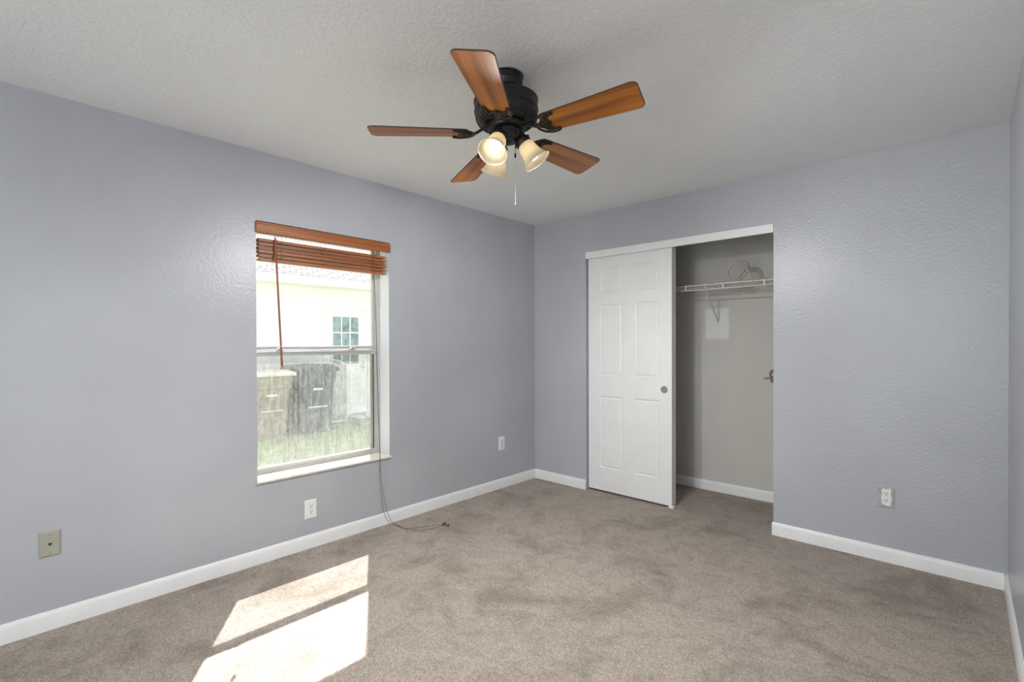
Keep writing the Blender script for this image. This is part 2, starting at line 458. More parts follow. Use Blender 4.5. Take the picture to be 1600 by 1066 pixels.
OX0, OX1, OZ = 0.593, 2.110, 2.104   # closet opening
bm = BM()
XS = (0.0, OX0, OX1, RW); ZS = (0.0, OZ, 2.44)
gv = {(y, i, j): bm.verts.new((x, y, z)) for y in (0.0, 0.115) for i, x in enumerate(XS) for j, z in enumerate(ZS)}
for y in (0.0, 0.115):
    for i in range(3):
        for j in range(2):
            if (i, j) != (1, 0): bm.faces.new((gv[y, i, j], gv[y, i + 1, j], gv[y, i + 1, j + 1], gv[y, i, j + 1]))
for p, q in (((0, 0), (1, 0)), ((1, 0), (1, 1)), ((1, 1), (2, 1)), ((2, 1), (2, 0)), ((2, 0), (3, 0)), ((3, 0), (3, 1)), ((3, 1), (3, 2)), ((3, 2), (2, 2)), ((2, 2), (1, 2)), ((1, 2), (0, 2)), ((0, 2), (0, 1)), ((0, 1), (0, 0))):
    bm.faces.new((gv[0.0, p[0], p[1]], gv[0.0, q[0], q[1]], gv[0.115, q[0], q[1]], gv[0.115, p[0], p[1]]))
struct(finish(bm, 'wall_back', MAT['wall']), 'blue grey textured wall around the closet opening', 'wall')

bm = BM(); box(bm, RW, RW + 0.12, YF, 0.86, 0, 2.44)
struct(finish(bm, 'wall_right', MAT['wall']), 'blue grey wall at the right edge', 'wall')
bm = BM()
frame_wall(bm, YF - 0.12, YF, 0.0, RW, 0, 2.44, 1.58, 3.14, 0.05, 2.36, lambda d, a, b: (a, d, b))  # hole invented to hold the added rear fill light
struct(finish(bm, 'wall_front', [MAT['wall'], MAT['reveal']]))
bm = BM()
for (a, b, c, d) in ((1.50, 1.58, 0.05, 2.43), (3.14, 3.20, 0.05, 2.43), (1.58, 3.14, 2.36, 2.43)): box(bm, a, b, YF, YF + 0.018, c, d, 0.004)
struct(finish(bm, 'trim_2', MAT['trim']))  # casing round the invented opening

bm = BM(); box(bm, 0.0, 2.62, YB, YB + 0.10, 0, 2.44)
struct(finish(bm, 'wall_closet_back', MAT['closet']), 'beige closet back wall with a pale primer patch', 'wall')
bm = BM(); box(bm, 2.50, 2.62, 0.115, YB, 0, 2.44)
struct(finish(bm, 'wall_closet_right', MAT['closet']))
bm = BM(); box(bm, 0.0, 0.05, 0.115, YB, 0, 2.44)
struct(finish(bm, 'wall_closet_left', MAT['closet']))

# baseboards: profiled (flat face with a sloped and rounded top)
HB, TB = 0.0855, 0.013
PROF = [(0, 0), (TB, 0), (TB, HB - 0.022), (TB - 0.002, HB - 0.014), (TB - 0.006, HB - 0.006), (0.004, HB - 0.001), (0, HB)]
def baseboard(name, a, b, inward, along='y'):
    """a,b: ends (x,y) on the wall face; inward: unit vector into the room"""
    bm = BM(); A = Vector((*a, 0)); B = Vector((*b, 0)); n = Vector((*inward, 0))
    r0 = [bm.verts.new(A + n * d + Vector((0, 0, z))) for d, z in PROF]
    r1 = [bm.verts.new(B + n * d + Vector((0, 0, z))) for d, z in PROF]
    k = len(PROF)
    for i in range(k): bm.faces.new((r0[i], r0[(i + 1) % k], r1[(i + 1) % k], r1[i]))
    bm.faces.new(r0[::-1]); bm.faces.new(r1)
    return struct(finish(bm, name, MAT['trim'], smooth=True, autosmooth=35), None, None)
o = baseboard('baseboard_left', (0, YF), (0, 0), (1, 0)); o['label'] = 'white baseboard along the window wall'; o['category'] = 'baseboard'
o = baseboard('baseboard_back_left', (TB, 0), (OX0, 0), (0, -1)); o['label'] = 'short white baseboard left of the closet'; o['category'] = 'baseboard'
o = baseboard('baseboard_back_right', (OX1 - 0.006, 0), (RW - TB, 0), (0, -1)); o['label'] = 'white baseboard right of the closet opening'; o['category'] = 'baseboard'
o = baseboard('baseboard_right', (RW, YF), (RW, 0), (-1, 0)); o['label'] = 'white baseboard along the right wall'; o['category'] = 'baseboard'
o = baseboard('baseboard_closet', (0.05, YB), (2.50, YB), (0, -1)); o['label'] = 'white baseboard inside the closet'; o['category'] = 'baseboard'

# closet head fascia that hides the sliding track
bm = BM(); box(bm, OX0, OX1 - 0.001, -0.004, 0.016, 2.045, 2.1035, 0.002)
o = struct(finish(bm, 'trim_1', MAT['trim']), 'white fascia board across the top of the closet opening', 'trim')

# ------------------------------------------------------------------ closet sliding doors
def six_panel_door(name, x0, x1, yf, z0, z1):
    th = 0.035
    bm = BM()
    xs = [x0, x0 + 0.120, x0 + 0.340, x0 + 0.453, x0 + 0.667, x1]
    zs = [z0, 0.215, 0.842, 1.020, 1.636, 1.738, 1.955, z1]
    def face_grid(y, flip):
        g = [[bm.verts.new((x, y, z)) for z in zs] for x in xs]
        panels = []
        for i in range(5):
            for j in range(7):
                q = (g[i][j], g[i + 1][j], g[i + 1][j + 1], g[i][j + 1])
                f = bm.faces.new(q if not flip else q[::-1])
                if i in (1, 3) and j in (1, 3, 5): panels.append(f)
        return g, panels
    g, panels = face_grid(yf, False)
    gb, pb = face_grid(yf + th, True)
    for i in range(5):
        bm.faces.new((g[i][0], gb[i][0], gb[i + 1][0], g[i + 1][0])); bm.faces.new((g[i][7], g[i + 1][7], gb[i + 1][7], gb[i][7]))
    for j in range(7):
        bm.faces.new((g[0][j], g[0][j + 1], gb[0][j + 1], gb[0][j])); bm.faces.new((g[5][j], gb[5][j], gb[5][j + 1], g[5][j + 1]))
    bmesh.ops.recalc_face_normals(bm, faces=bm.faces)
    for ps in (panels, pb):
        bmesh.ops.inset_individual(bm, faces=ps, thickness=0.006, depth=-0.0055)
        bmesh.ops.inset_individual(bm, faces=ps, thickness=0.009, depth=-0.0025)
        bmesh.ops.inset_individual(bm, faces=ps, thickness=0.006, depth=0.0)
        bmesh.ops.inset_individual(bm, faces=ps, thickness=0.014, depth=0.0055)
    return finish(bm, name, MAT['door'])

d1 = six_panel_door('door_1', 0.603, 1.378, 0.028, 0.018, 2.06)
struct(d1, 'white six panel sliding closet door, the front one', 'door')
bm = BM()
lathe(bm, [(0.0, -0.0006), (0.0185, -0.0006), (0.021, -0.0042), (0.026, -0.0046), (0.028, -0.003), (0.0284, 0.0)], 32,
      basis((1.316, 0.028, 0.931), (0, 1, 0)), cap=False)
finish(bm, 'finger_pull', MAT['nickel'], d1, smooth=True, autosmooth=30)['label'] = 'round nickel finger pull'
bm = BM(); box(bm, 1.350, 1.392, 0.026, 0.067, 0.0, 0.018, 0.003)
finish(bm, 'floor_guide', MAT['white_plastic'], d1)
d2 = six_panel_door('door_2', 0.601, 1.376, 0.070, 0.018, 2.06)
struct(d2, 'white sliding closet door behind the front door', 'door')
bm = BM(); box(bm, 0.60, OX1 - 0.004, 0.030, 0.104, 2.074, 2.1035)
struct(finish(bm, 'trim_3', MAT['trim']))

# ------------------------------------------------------------------ window
win = empty('window_1', (-0.14, (WY0 + WY1) / 2, WZ0)); struct(win, 'single hung window with dirty lower glass and cream sill', 'window')
def wpart(bm, name, mat, **kw):
    o = finish(bm, name, mat, win, **kw)
    for v in o.data.vertices: v.co -= Vector(win.location)
    return o
SILL = 0.492
bm = BM()   # sill with rounded nose
nose = [(-0.20, 0.4725), (0.008, 0.4725), (0.016, 0.475), (0.020, 0.480), (0.020, 0.485), (0.016, 0.490), (0.008, SILL), (-0.20, SILL)]
L0 = [bm.verts.new((x, WY0 + 0.0005, z)) for x, z in nose]; L1 = [bm.verts.new((x, WY1 - 0.0005, z)) for x, z in nose]
for k in range(8): bm.faces.new((L0[k], L0[(k + 1) % 8], L1[(k + 1) % 8], L1[k]))
bm.faces.new(L0[::-1]); bm.faces.new(L1)
box(bm, 0.0005, 0.0185, WY0 - 0.006, WY0 + 0.001, 0.4728, 0.4915, 0.003); box(bm, 0.0005, 0.0185, WY1 - 0.001, WY1 + 0.008, 0.4728, 0.4915, 0.003)
wpart(bm, 'window_sill', MAT['marble'], smooth=True, autosmooth=50)['label'] = 'cream marble sill'
XI, XO = -0.135, -0.205       # frame depth
def ring(bm, y0, y1, z0, z1, w, x0, x1, wb=None, wt=None, bev=0.002):
    wb = wb or w; wt = wt or w
    box(bm, x0, x1, y0, y0 + w, z0, z1, bev); box(bm, x0, x1, y1 - w, y1, z0, z1, bev)
    box(bm, x0, x1, y0 + w, y1 - w, z0, z0 + wb, bev); box(bm, x0, x1, y0 + w, y1 - w, z1 - wt, z1, bev)
bm = BM(); ring(bm, WY0 + 0.001, WY1 - 0.001, SILL, WZ1 - 0.001, 0.022, XO, XI, wb=0.016)
box(bm, XI, XI + 0.012, WY1 - 0.0135, WY1 - 0.001, SILL, WZ1 - 0.001); box(bm, XI, XI + 0.012, WY0 + 0.001, WY0 + 0.0135, SILL, WZ1 - 0.001)
wpart(bm, 'frame', MAT['alum'])
y0, y1 = WY0 + 0.023, WY1 - 0.023
bm = BM(); ring(bm, y0, y1, 1.250, WZ1 - 0.024, 0.016, -0.185, -0.162, wb=0.036)
us = wpart(bm, 'upper_sash', MAT['alum'])
bm = BM(); ring(bm, y0, y1, SILL + 0.016, 1.262, 0.018, -0.160, -0.139, wb=0.022, wt=0.038)
box(bm, -0.139, -0.132, y0, y1, 1.246, 1.252, 0.001); box(bm, -0.139, -0.130, y0, y1, 1.2245, 1.231, 0.001)
ls = wpart(bm, 'lower_sash', MAT['alum'])
def sub(bm, name, mat, par, **kw):
    o = finish(bm, name, mat, par, **kw)
    for v in o.data.vertices: v.co -= Vector(win.location)
    return o
bm = BM(); bm.faces.new([bm.verts.new(p) for p in ((-0.1735, y0 + 0.014, 1.28), (-0.1735, y1 - 0.014, 1.28), (-0.1735, y1 - 0.014, WZ1 - 0.036), (-0.1735, y0 + 0.014, WZ1 - 0.036))])
sub(bm, 'upper_pane', MAT['glass'], us)
bm = BM(); vs = [bm.verts.new(p) for p in ((-0.150, y0 + 0.016, SILL + 0.036), (-0.150, y1 - 0.016, SILL + 0.036), (-0.150, y1 - 0.016, 1.228), (-0.150, y0 + 0.016, 1.228))]
bm.faces.new(vs)
sub(bm, 'lower_pane', MAT['glass_dirty'], ls)['label'] = 'dirt streaked lower glass'
bm = BM(); box(bm, -0.145, -0.138, y1 - 0.0245, y1 - 0.018, SILL + 0.038, 1.224)
sub(bm, 'gasket', MAT['gasket'], ls)
for ly in (-2.345, -1.845):
    bm = BM(); box(bm, -0.160, -0.142, ly - 0.026, ly + 0.026, 1.262, 1.266, 0.001)
    tube(bm, [(-0.150, ly - 0.005, 1.266), (-0.146, ly + 0.012, 1.271), (-0.140, ly + 0.030, 1.271)], 0.004, 6)
    lathe(bm, [(0, 0), (0.009, 0), (0.009, 0.006), (0.005, 0.008), (0, 0.008)], 12, Matrix.Translation((-0.151, ly - 0.008, 1.2655)))
    sub(bm, 'sash_lock', MAT['chrome'], ls)
bm = BM(); ring(bm, y0, y1, SILL + 0.016, 1.262, 0.014, -0.203, -0.192)
scr = wpart(bm, 'screen_frame', MAT['alum'])
bm = BM(); vs = [bm.verts.new(p) for p in ((-0.197, y0 + 0.01, SILL + 0.026), (-0.197, y1 - 0.01, SILL + 0.026), (-0.197, y1 - 0.01, 1.252), (-0.197, y0 + 0.01, 1.252))]
bm.faces.new(vs); sub(bm, 'screen_mesh', MAT['screen'], scr)

# ------------------------------------------------------------------ wood blind
BL = Vector((0.0, -2.083, 1.99))
bl = empty('window_blind', BL)
tag(bl, 'raised cherry wood blind with valance, hung at the top of the window', 'blind')
def bpart(bm, name, mat, parent=None, **kw):
    o = finish(bm, name, mat, parent or bl, **kw)
    for v in o.data.vertices: v.co -= BL
    return o
bm = BM()   # moulded valance
vp = [(0.002, 1.957), (0.013, 1.957), (0.0165, 1.960), (0.0165, 2.008), (0.019, 2.012), (0.019, 2.0185), (0.016, 2.022), (0.002, 2.022)]
A = [bm.verts.new((x, -2.538, z)) for x, z in vp]; B = [bm.verts.new((x, -1.629, z)) for x, z in vp]
for k in range(8): bm.faces.new((A[k], A[(k + 1) % 8], B[(k + 1) % 8], B[k]))
bm.faces.new(A[::-1]); bm.faces.new(B)
bpart(bm, 'valance', MAT['blind'])
bm = BM(); box(bm, -0.066, -0.008, -2.522, -1.646, 1.978, 2.026, 0.002)
bpart(bm, 'headrail', MAT['blind'])
bm = BM()   # stacked slats
z = 1.9285; k = 0
gaps = []
for grp in range(5): gaps += [0.0033, 0.0033, 0.0033, 0.0033, 0.0096]
for g in gaps:
    grp = k // 5
    jx = (0.0, 0.004, -0.002, 0.005, 0.001)[grp] + random.uniform(-0.0012, 0.0012); jy = random.uniform(-0.003, 0.003)
    tilt = (0.002, -0.001, 0.001, 0.0015, 0.0)[grp]
    ya, yb = -2.514 + jy, -1.652 + jy
    vs = box(bm, -0.064 + jx, -0.014 + jx, ya, yb, z - 0.0029, z)
    for v in vs:
        if v.co.x > -0.04: v.co.z += tilt
    z -= g; k += 1
bpart(bm, 'slats', MAT['blind'])
bm = BM(); box(bm, -0.064, -0.012, -2.512, -1.650, 1.799, 1.814, 0.003)
bpart(bm, 'bottom_rail', MAT['blind'])
for cy in (-2.385, -2.105, -1.735):
    bm = BM()
    for x in (-0.0105, -0.0675):
        tube(bm, [(x, cy, 1.98), (x + 0.001, cy + 0.002, 1.93), (x + 0.003, cy - 0.003, 1.86), (x + 0.001, cy + 0.002, 1.805)], 0.0011, 5)
        for q in range(7):   # slack ladder rungs bunched against the stack
            zc = 1.92 - q * 0.016
            tube(bm, spline([(x, cy - 0.006, zc), (x + 0.003, cy + 0.012, zc - 0.006), (x + 0.004, cy + 0.004, zc - 0.012), (x, cy - 0.004, zc - 0.016)], 4), 0.0009, 4)
    bpart(bm, 'ladder_string', MAT['ladder'], smooth=True)
# tilt wand
bm = BM()
w0, w1 = Vector((-0.006, -2.4235, 1.945)), Vector((0.125, -2.440, 1.167))
tube(bm, [w0.lerp(w1, t) for t in (0, 0.02, 0.05, 0.5, 0.93, 0.97, 1.0)], [0.0040, 0.0068, 0.0060, 0.0060, 0.0062, 0.0074, 0.0066], 8)
tube(bm, [w0 + Vector((-0.012, 0, 0.035)), w0 + Vector((-0.006, 0, 0.012)), w0], 0.0018, 6)
bpart(bm, 'tilt_wand', MAT['wand'], smooth=True)
# lift cord: two strands from the headrail over the sill to the carpet
top = [(-0.004, -1.755, 1.98), (0.0, -1.752, 1.80), (0.006, -1.742, 1.30), (0.018, -1.734, 0.75), (0.0235, -1.728, 0.50), (0.024, -1.727, 0.40)]
s1 = top + [(0.022, -1.724, 0.34), (0.020, -1.712, 0.22), (0.017, -1.700, 0.12), (0.024, -1.675, 0.045), (0.045, -1.650, 0.006), (0.13, -1.640, 0.004), (0.20, -1.632, 0.004), (0.262, -1.612, 0.004), (0.300, -1.570, 0.004), (0.325, -1.500, 0.004), (0.330, -1.440, 0.004), (0.322, -1.412, 0.005)]
s2 = [(p[0] + 0.0006, p[1] + 0.003, p[2]) for p in top] + [(0.022, -1.718, 0.33), (0.021, -1.697, 0.22), (0.018, -1.676, 0.12), (0.024, -1.648, 0.045), (0.050, -1.632, 0.006), (0.12, -1.632, 0.004), (0.19, -1.622, 0.004), (0.225, -1.585, 0.004), (0.245, -1.535, 0.004), (0.275, -1.475, 0.004), (0.305, -1.430, 0.004), (0.352, -1.408, 0.005)]
tas = [((0.322, -1.412, 0.006), (0.322, -1.382, 0.009)), ((0.352, -1.408, 0.006), (0.374, -1.386, 0.009))]
for st, (ta, tb_) in zip((s1, s2), tas):
    bm = BM(); tube(bm, spline(st, 6), 0.0014, 5)
    if st is s1: tube(bm, [(0.0235, -1.7265, 0.415), (0.0235, -1.726, 0.395)], 0.0032, 6)
    c = bpart(bm, 'lift_cord', MAT['cord'], smooth=True)
    bm = BM(); d = Vector(tb_) - Vector(ta)
    lathe(bm, [(0, -0.002), (0.003, 0), (0.0038, 0.006), (0.0065, 0.018), (0.0072, 0.026), (0.006, 0.031), (0, 0.032)], 12, basis(ta, d))
    o = bpart(bm, 'tassel', MAT['tassel'], c, smooth=True)

# ------------------------------------------------------------------ ceiling fan
FN = Vector((-0.0551, 0.0092, 1.0)).normalized()         # it hangs a little out of plumb
FC = Vector((1.6251, -2.1022, 2.1894))                    # centre of the blade plane
fan = empty('ceiling_fan', (1.618, -2.101, 2.44))
tag(fan, 'black ceiling fan with five honey wood blades and three lit glass shades', 'ceiling fan')
FX = Vector((1, 0, 0)); FX = (FX - FN * FX.dot(FN)).normalized(); FY = FN.cross(FX)
FM = Matrix((FX, FY, FN)).transposed().to_4x4(); FM.translation = FC - Vector(fan.location)   # fan frame, relative to the Empty
def fpart(bm, name, mat, parent=None, m=None, **kw):
    o = finish(bm, name, mat, parent or fan, **kw)
    if m is not None: o.matrix_local = m
    return o
bm = BM()
lathe(bm, [(0.0, 0.0), (0.076, 0.0), (0.076, -0.006), (0.071, -0.010), (0.070, -0.030), (0.072, -0.034), (0.069, -0.040), (0.066, -0.058), (0.055, -0.068), (0.030, -0.072), (0.0, -0.072)], 40)
fpart(bm, 'canopy', MAT['black'], smooth=True, autosmooth=35)
bm = BM(); lathe(bm, [(0.0705, -0.0005), (0.0785, -0.0005), (0.0785, -0.0055), (0.0765, -0.0065)], 40, cap=False)
fpart(bm, 'canopy_ring', MAT['chrome'], smooth=True)['label'] = 'pale ring against the ceiling'
bm = BM(); lathe(bm, [(0.0, 0.20), (0.026, 0.20), (0.026, 0.146), (0.0, 0.146)], 20)
fpart(bm, 'neck', MAT['black'], m=FM, smooth=True)
bm = BM()
lathe(bm, [(0.0, 0.150), (0.05, 0.150), (0.10, 0.147), (0.132, 0.144), (0.1380, 0.141), (0.1380, 0.136), (0.135, 0.132), (0.1345, 0.103), (0.137, 0.100), (0.1365, 0.095), (0.132, 0.091),
           (0.131, 0.075), (0.126, 0.060), (0.116, 0.049), (0.104, 0.043), (0.085, 0.0405), (0.060, 0.040), (0.0, 0.040)], 64)
for k in range(44):      # cooling vent ribs round the underside
    a = 2 * PI * k / 44
    p = [Vector((r * math.cos(a), r * math.sin(a), z)) for r, z in ((0.1305, 0.084), (0.1300, 0.072), (0.125, 0.0585), (0.115, 0.048), (0.100, 0.042))]
    tube(bm, p, 0.0024, 5, ry=0.003)
fpart(bm, 'motor_housing', MAT['black'], m=FM, smooth=True, autosmooth=35)
bm = BM(); lathe(bm, [(0.0, 0.0395), (0.074, 0.0395), (0.080, 0.035), (0.080, 0.024), (0.076, 0.017), (0.060, 0.015), (0.0, 0.015)], 40)
fpart(bm, 'flywheel', MAT['black'], m=FM, smooth=True)
bm = BM()
lathe(bm, [(0.0, 0.0155), (0.050, 0.0155), (0.057, 0.013), (0.058, 0.008), (0.055, 0.004), (0.055, -0.018), (0.052, -0.026), (0.040, -0.031), (0.012, -0.033), (0.010, -0.038), (0.0, -0.039)], 40)
for a in (-0.55, 0.75, 2.7, 4.3):
    m = basis((0.0548 * math.cos(a), 0.0548 * math.sin(a), -0.006), (math.cos(a), math.sin(a), 0))
    lathe(bm, [(0, 0.003), (0.004, 0.003), (0.0045, 0.001), (0.0045, -0.002)], 10, m, cap=False)
sw = fpart(bm, 'switch_housing', MAT['black'], m=FM, smooth=True, autosmooth=35)

# blades
R0, R1 = 0.165, 0.572
def blade_outline():
    w0, w1 = 0.056, 0.0745
    pts = []
    def arc(cx, cy, r, a0, a1, n=7):
        for k in range(n + 1):
            a = a0 + (a1 - a0) * k / n; pts.append((cx + r * math.cos(a), cy + r * math.sin(a)))
    rc = 0.026
    arc(R1 - rc, w1 - rc, rc, 0, PI / 2) if False else None
    arc(R1 - rc, -(w1 - rc), rc, -PI / 2, 0); arc(R1 - rc, w1 - rc, rc, 0, PI / 2)
    r2 = 0.022
    arc(R0 + r2, w0 - r2, r2, PI / 2, PI); arc(R0 + r2, -(w0 - r2), r2, PI, 1.5 * PI)
    return pts
def inset(poly, d):
    c = Vector((sum(p[0] for p in poly) / len(poly), sum(p[1] for p in poly) / len(poly)))
    out = []
    n = len(poly)
    for i in range(n):
        a = Vector(poly[i - 1]); b = Vector(poly[(i + 1) % n]); t = (b - a).normalized(); nn = Vector((-t.y, t.x))
        out.append(tuple(Vector(poly[i]) + nn * d))
    return out
PB = math.radians(-11.8)
OUT = blade_outline()
def blade_bm():
    bm = BM(); T = 0.0055
    i0 = inset(OUT, 0.0030)
    n = len(OUT)
    lo = [bm.verts.new((x, y, 0)) for x, y in i0]; lo1 = [bm.verts.new((x, y, 0.0012)) for x, y in OUT]
    hi1 = [bm.verts.new((x, y, T - 0.001)) for x, y in OUT]; hi = [bm.verts.new((x, y, T)) for x, y in i0]
    bm.faces.new(lo[::-1]).material_index = 0; bm.faces.new(hi).material_index = 0
    for A, B in ((lo, lo1), (lo1, hi1), (hi1, hi)):
        for k in range(n): bm.faces.new((A[k], A[(k + 1) % n], B[(k + 1) % n], B[k])).material_index = 1
    return bm
def iron_bm():
    bm = BM(); zz = -0.0035
    up = (0, 0, 1)
    # stem: from flywheel down and out to the fork
    st = spline([(0.068, 0, 0.026), (0.090, 0, 0.025), (0.110, 0, 0.016), (0.132, 0, 0.003), (0.160, 0, zz - 0.001)], 5)
    tube(bm, st, [0.021 - 0.008 * k / (len(st) - 1) for k in range(len(st))], 10, up=up, ry=0.006)
    # outer crescent sweeping along both sides of the blade, ends curled
    for s in (1, -1):
        tube(bm, spline([(0.140, 0.0, zz), (0.146, s * 0.022, zz), (0.162, s * 0.044, zz), (0.190, s * 0.0575, zz), (0.216, s * 0.0585, zz), (0.227, s * 0.051, zz), (0.222, s * 0.043, zz), (0.213, s * 0.046, zz)], 5), 0.0052, 8, up=up, ry=0.0042)
        tube(bm, spline([(0.150, s * 0.004, zz), (0.165, s * 0.018, zz), (0.178, s * 0.032, zz), (0.192, s * 0.041, zz), (0.206, s * 0.043, zz)], 5), 0.0042, 8, up=up, ry=0.0038)
        tube(bm, spline([(0.160, s * 0.002, zz), (0.176, s * 0.010, zz), (0.190, s * 0.019, zz), (0.186, s * 0.030, zz), (0.176, s * 0.033, zz)], 5), 0.0040, 8, up=up, ry=0.0038)
        tube(bm, spline([(0.206, s * 0.040, zz), (0.196, s * 0.026, zz), (0.196, s * 0.012, zz), (0.204, 0, zz)], 5), 0.0046, 8, up=up, ry=0.0036)
        lathe(bm, [(0, -0.0055), (0.0045, -0.0045), (0.0055, -0.002), (0.0055, 0.003)], 10, Matrix.Translation((0.203, s * 0.040, zz)), cap=False)
    prism(bm, [(0.150, -0.012), (0.170, -0.018), (0.186, -0.014), (0.204, -0.004), (0.207, 0), (0.204, 0.004), (0.186, 0.014), (0.170, 0.018), (0.150, 0.012)], zz - 0.002, zz + 0.002)
    lathe(bm, [(0, -0.0055), (0.0045, -0.0045), (0.0055, -0.002), (0.0055, 0.003)], 10, Matrix.Translation((0.190, 0, zz)), cap=False)
    return bm
first = None
for k in range(5):
    a = 4.0138 + k * 2 * PI / 5
    m = FM @ Matrix.Rotation(a, 4, 'Z')
    mp = m @ Matrix.Rotation(PB, 4, 'X')
    if first is None:
        b = fpart(blade_bm(), 'blade', [MAT['blade'], MAT['blade_edge']], m=mp)
        i = fpart(iron_bm(), 'blade_iron', MAT['bronze'], b, smooth=True, autosmooth=50)
        first = (b, i)
    else:
        b = first[0].copy(); COL.objects.link(b); b.parent = fan; b.matrix_local = mp
        i = first[1].copy(); COL.objects.link(i); i.parent = b

# light kit: three arms, each with a socket, a bell shade and a lit bulb
def kit():
    """local frame: +x outward from the hub axis, z up"""
    tilt = math.radians(34)
    ax = Vector((math.sin(tilt), 0, -math.cos(tilt)))
    neck = Vector((0.058, 0, -0.024))
    A = BM()
    tube(A, spline([(0.044, 0, 0.004), (0.056, 0, 0.004), (0.061, 0, -0.006), (0.060, 0, -0.018)], 5), 0.010, 10)
    m = basis(neck, ax, (0, 1, 0))
    lathe(A, [(0.0, -0.012), (0.014, -0.012), (0.018, -0.006), (0.027, -0.002), (0.0335, 0.006), (0.0345, 0.022), (0.0325, 0.026), (0.028, 0.027)], 28, m, cap=False)
    for t in range(3):
        aa = t * 2.09 + 0.4
        mm = m @ basis((0.034 * math.cos(aa), 0.034 * math.sin(aa), 0.016), (math.cos(aa), math.sin(aa), 0))
        lathe(A, [(0.0025, -0.002), (0.0025, 0.004), (0.0055, 0.005), (0.0055, 0.008), (0, 0.009)], 8, mm, cap=False)
    G = BM()
    outer = [(0.0275, 0.020), (0.030, 0.026), (0.0335, 0.032), (0.0370, 0.046), (0.0395, 0.064), (0.0430, 0.082), (0.0490, 0.098), (0.0570, 0.111), (0.0625, 0.118)]
    inner = [(r - 0.0028, z) for r, z in outer[::-1]]
    lathe(G, outer + [(0.0615, 0.1195)] + inner, 40, m, cap=False)
    Bm = BM()
    lathe(Bm, [(0.0, 0.026), (0.013, 0.026), (0.0135, 0.046), (0.017, 0.054), (0.0235, 0.066), (0.0265, 0.076), (0.0265, 0.084), (0.0225, 0.095), (0.013, 0.1025), (0.0, 0.1045)], 24, m)
    return A, G, Bm
def lamp_light(par):
    d = bpy.data.lights.new('bulb_light', 'SPOT'); d.energy = 48.0; d.color = (0.985, 0.985, 0.97)
    d.spot_size = math.radians(168); d.spot_blend = 0.6; d.shadow_soft_size = 0.03
    o = bpy.data.objects.new('bulb_light', d); COL.objects.link(o); o.parent = par
    tl = math.radians(34); ax = Vector((math.sin(tl), 0, -math.cos(tl)))
    o.location = Vector((0.058, 0, -0.024)) + ax * 0.125
    o.rotation_euler = ax.to_track_quat('-Z', 'Y').to_euler()
proto = None
for az in (282.85, 42.85, 162.85):
    m = FM @ Matrix.Rotation(math.radians(az), 4, 'Z')
    if proto is None:
        A, G, Bm = kit()
        a = fpart(A, 'light_arm', MAT['black'], m=m, smooth=True, autosmooth=40)
        g = fpart(G, 'glass_shade', MAT['shade'], a, smooth=True, autosmooth=60)
        b = fpart(Bm, 'light_bulb', MAT['bulb'], a, smooth=True, autosmooth=60)
        proto = (a, g, b)
    else:
        a = proto[0].copy(); COL.objects.link(a); a.parent = fan; a.matrix_local = m
        for q in proto[1:]:
            c = q.copy(); COL.objects.link(c); c.parent = a
    lamp_light(a)

# pull chains
def pull(name, dx, dy, z_chain, z_end, mats):
    bm = BM(); z = -0.026; n = 0
    while z > z_chain:
        lathe(bm, [(0, 0.0014), (0.0012, 0.0007), (0.0012, -0.0007), (0, -0.0014)], 6, Matrix.Translation((dx, dy, z))); z -= 0.0031
    tube(bm, [(dx, dy, -0.024), (dx, dy, z_chain)], 0.0006, 5)
    c = finish(bm, name, MAT['bronze'], fan, smooth=True); c.matrix_local = FM_PLUMB
    bm = BM(); lathe(bm, [(0, 0.006), (0.002, 0.005), (0.0045, -0.004), (0.0045, -0.012), (0.002, -0.016), (0, -0.017)], 12, Matrix.Translation((dx, dy, z_chain)))
    finish(bm, 'chain_fob', MAT['black'], c, smooth=True)
    if z_end:
        bm = BM(); tube(bm, [(dx, dy, z_chain - 0.014), (dx, dy, z_end)], 0.0006, 6)
        lathe(bm, [(0, 0.003), (0.0025, 0), (0, -0.005)], 8, Matrix.Translation((dx, dy, z_end)))
        finish(bm, 'pull_string', MAT['strap'], c, smooth=True)['label'] = 'thin white pull string'
FM_PLUMB = Matrix.Translation(FC - Vector(fan.location))
pull('pull_chain', 0.0255, 0.0236, -0.084, -0.295, None)
pull('pull_chain', 0.012, -0.030, -0.062, None, None)

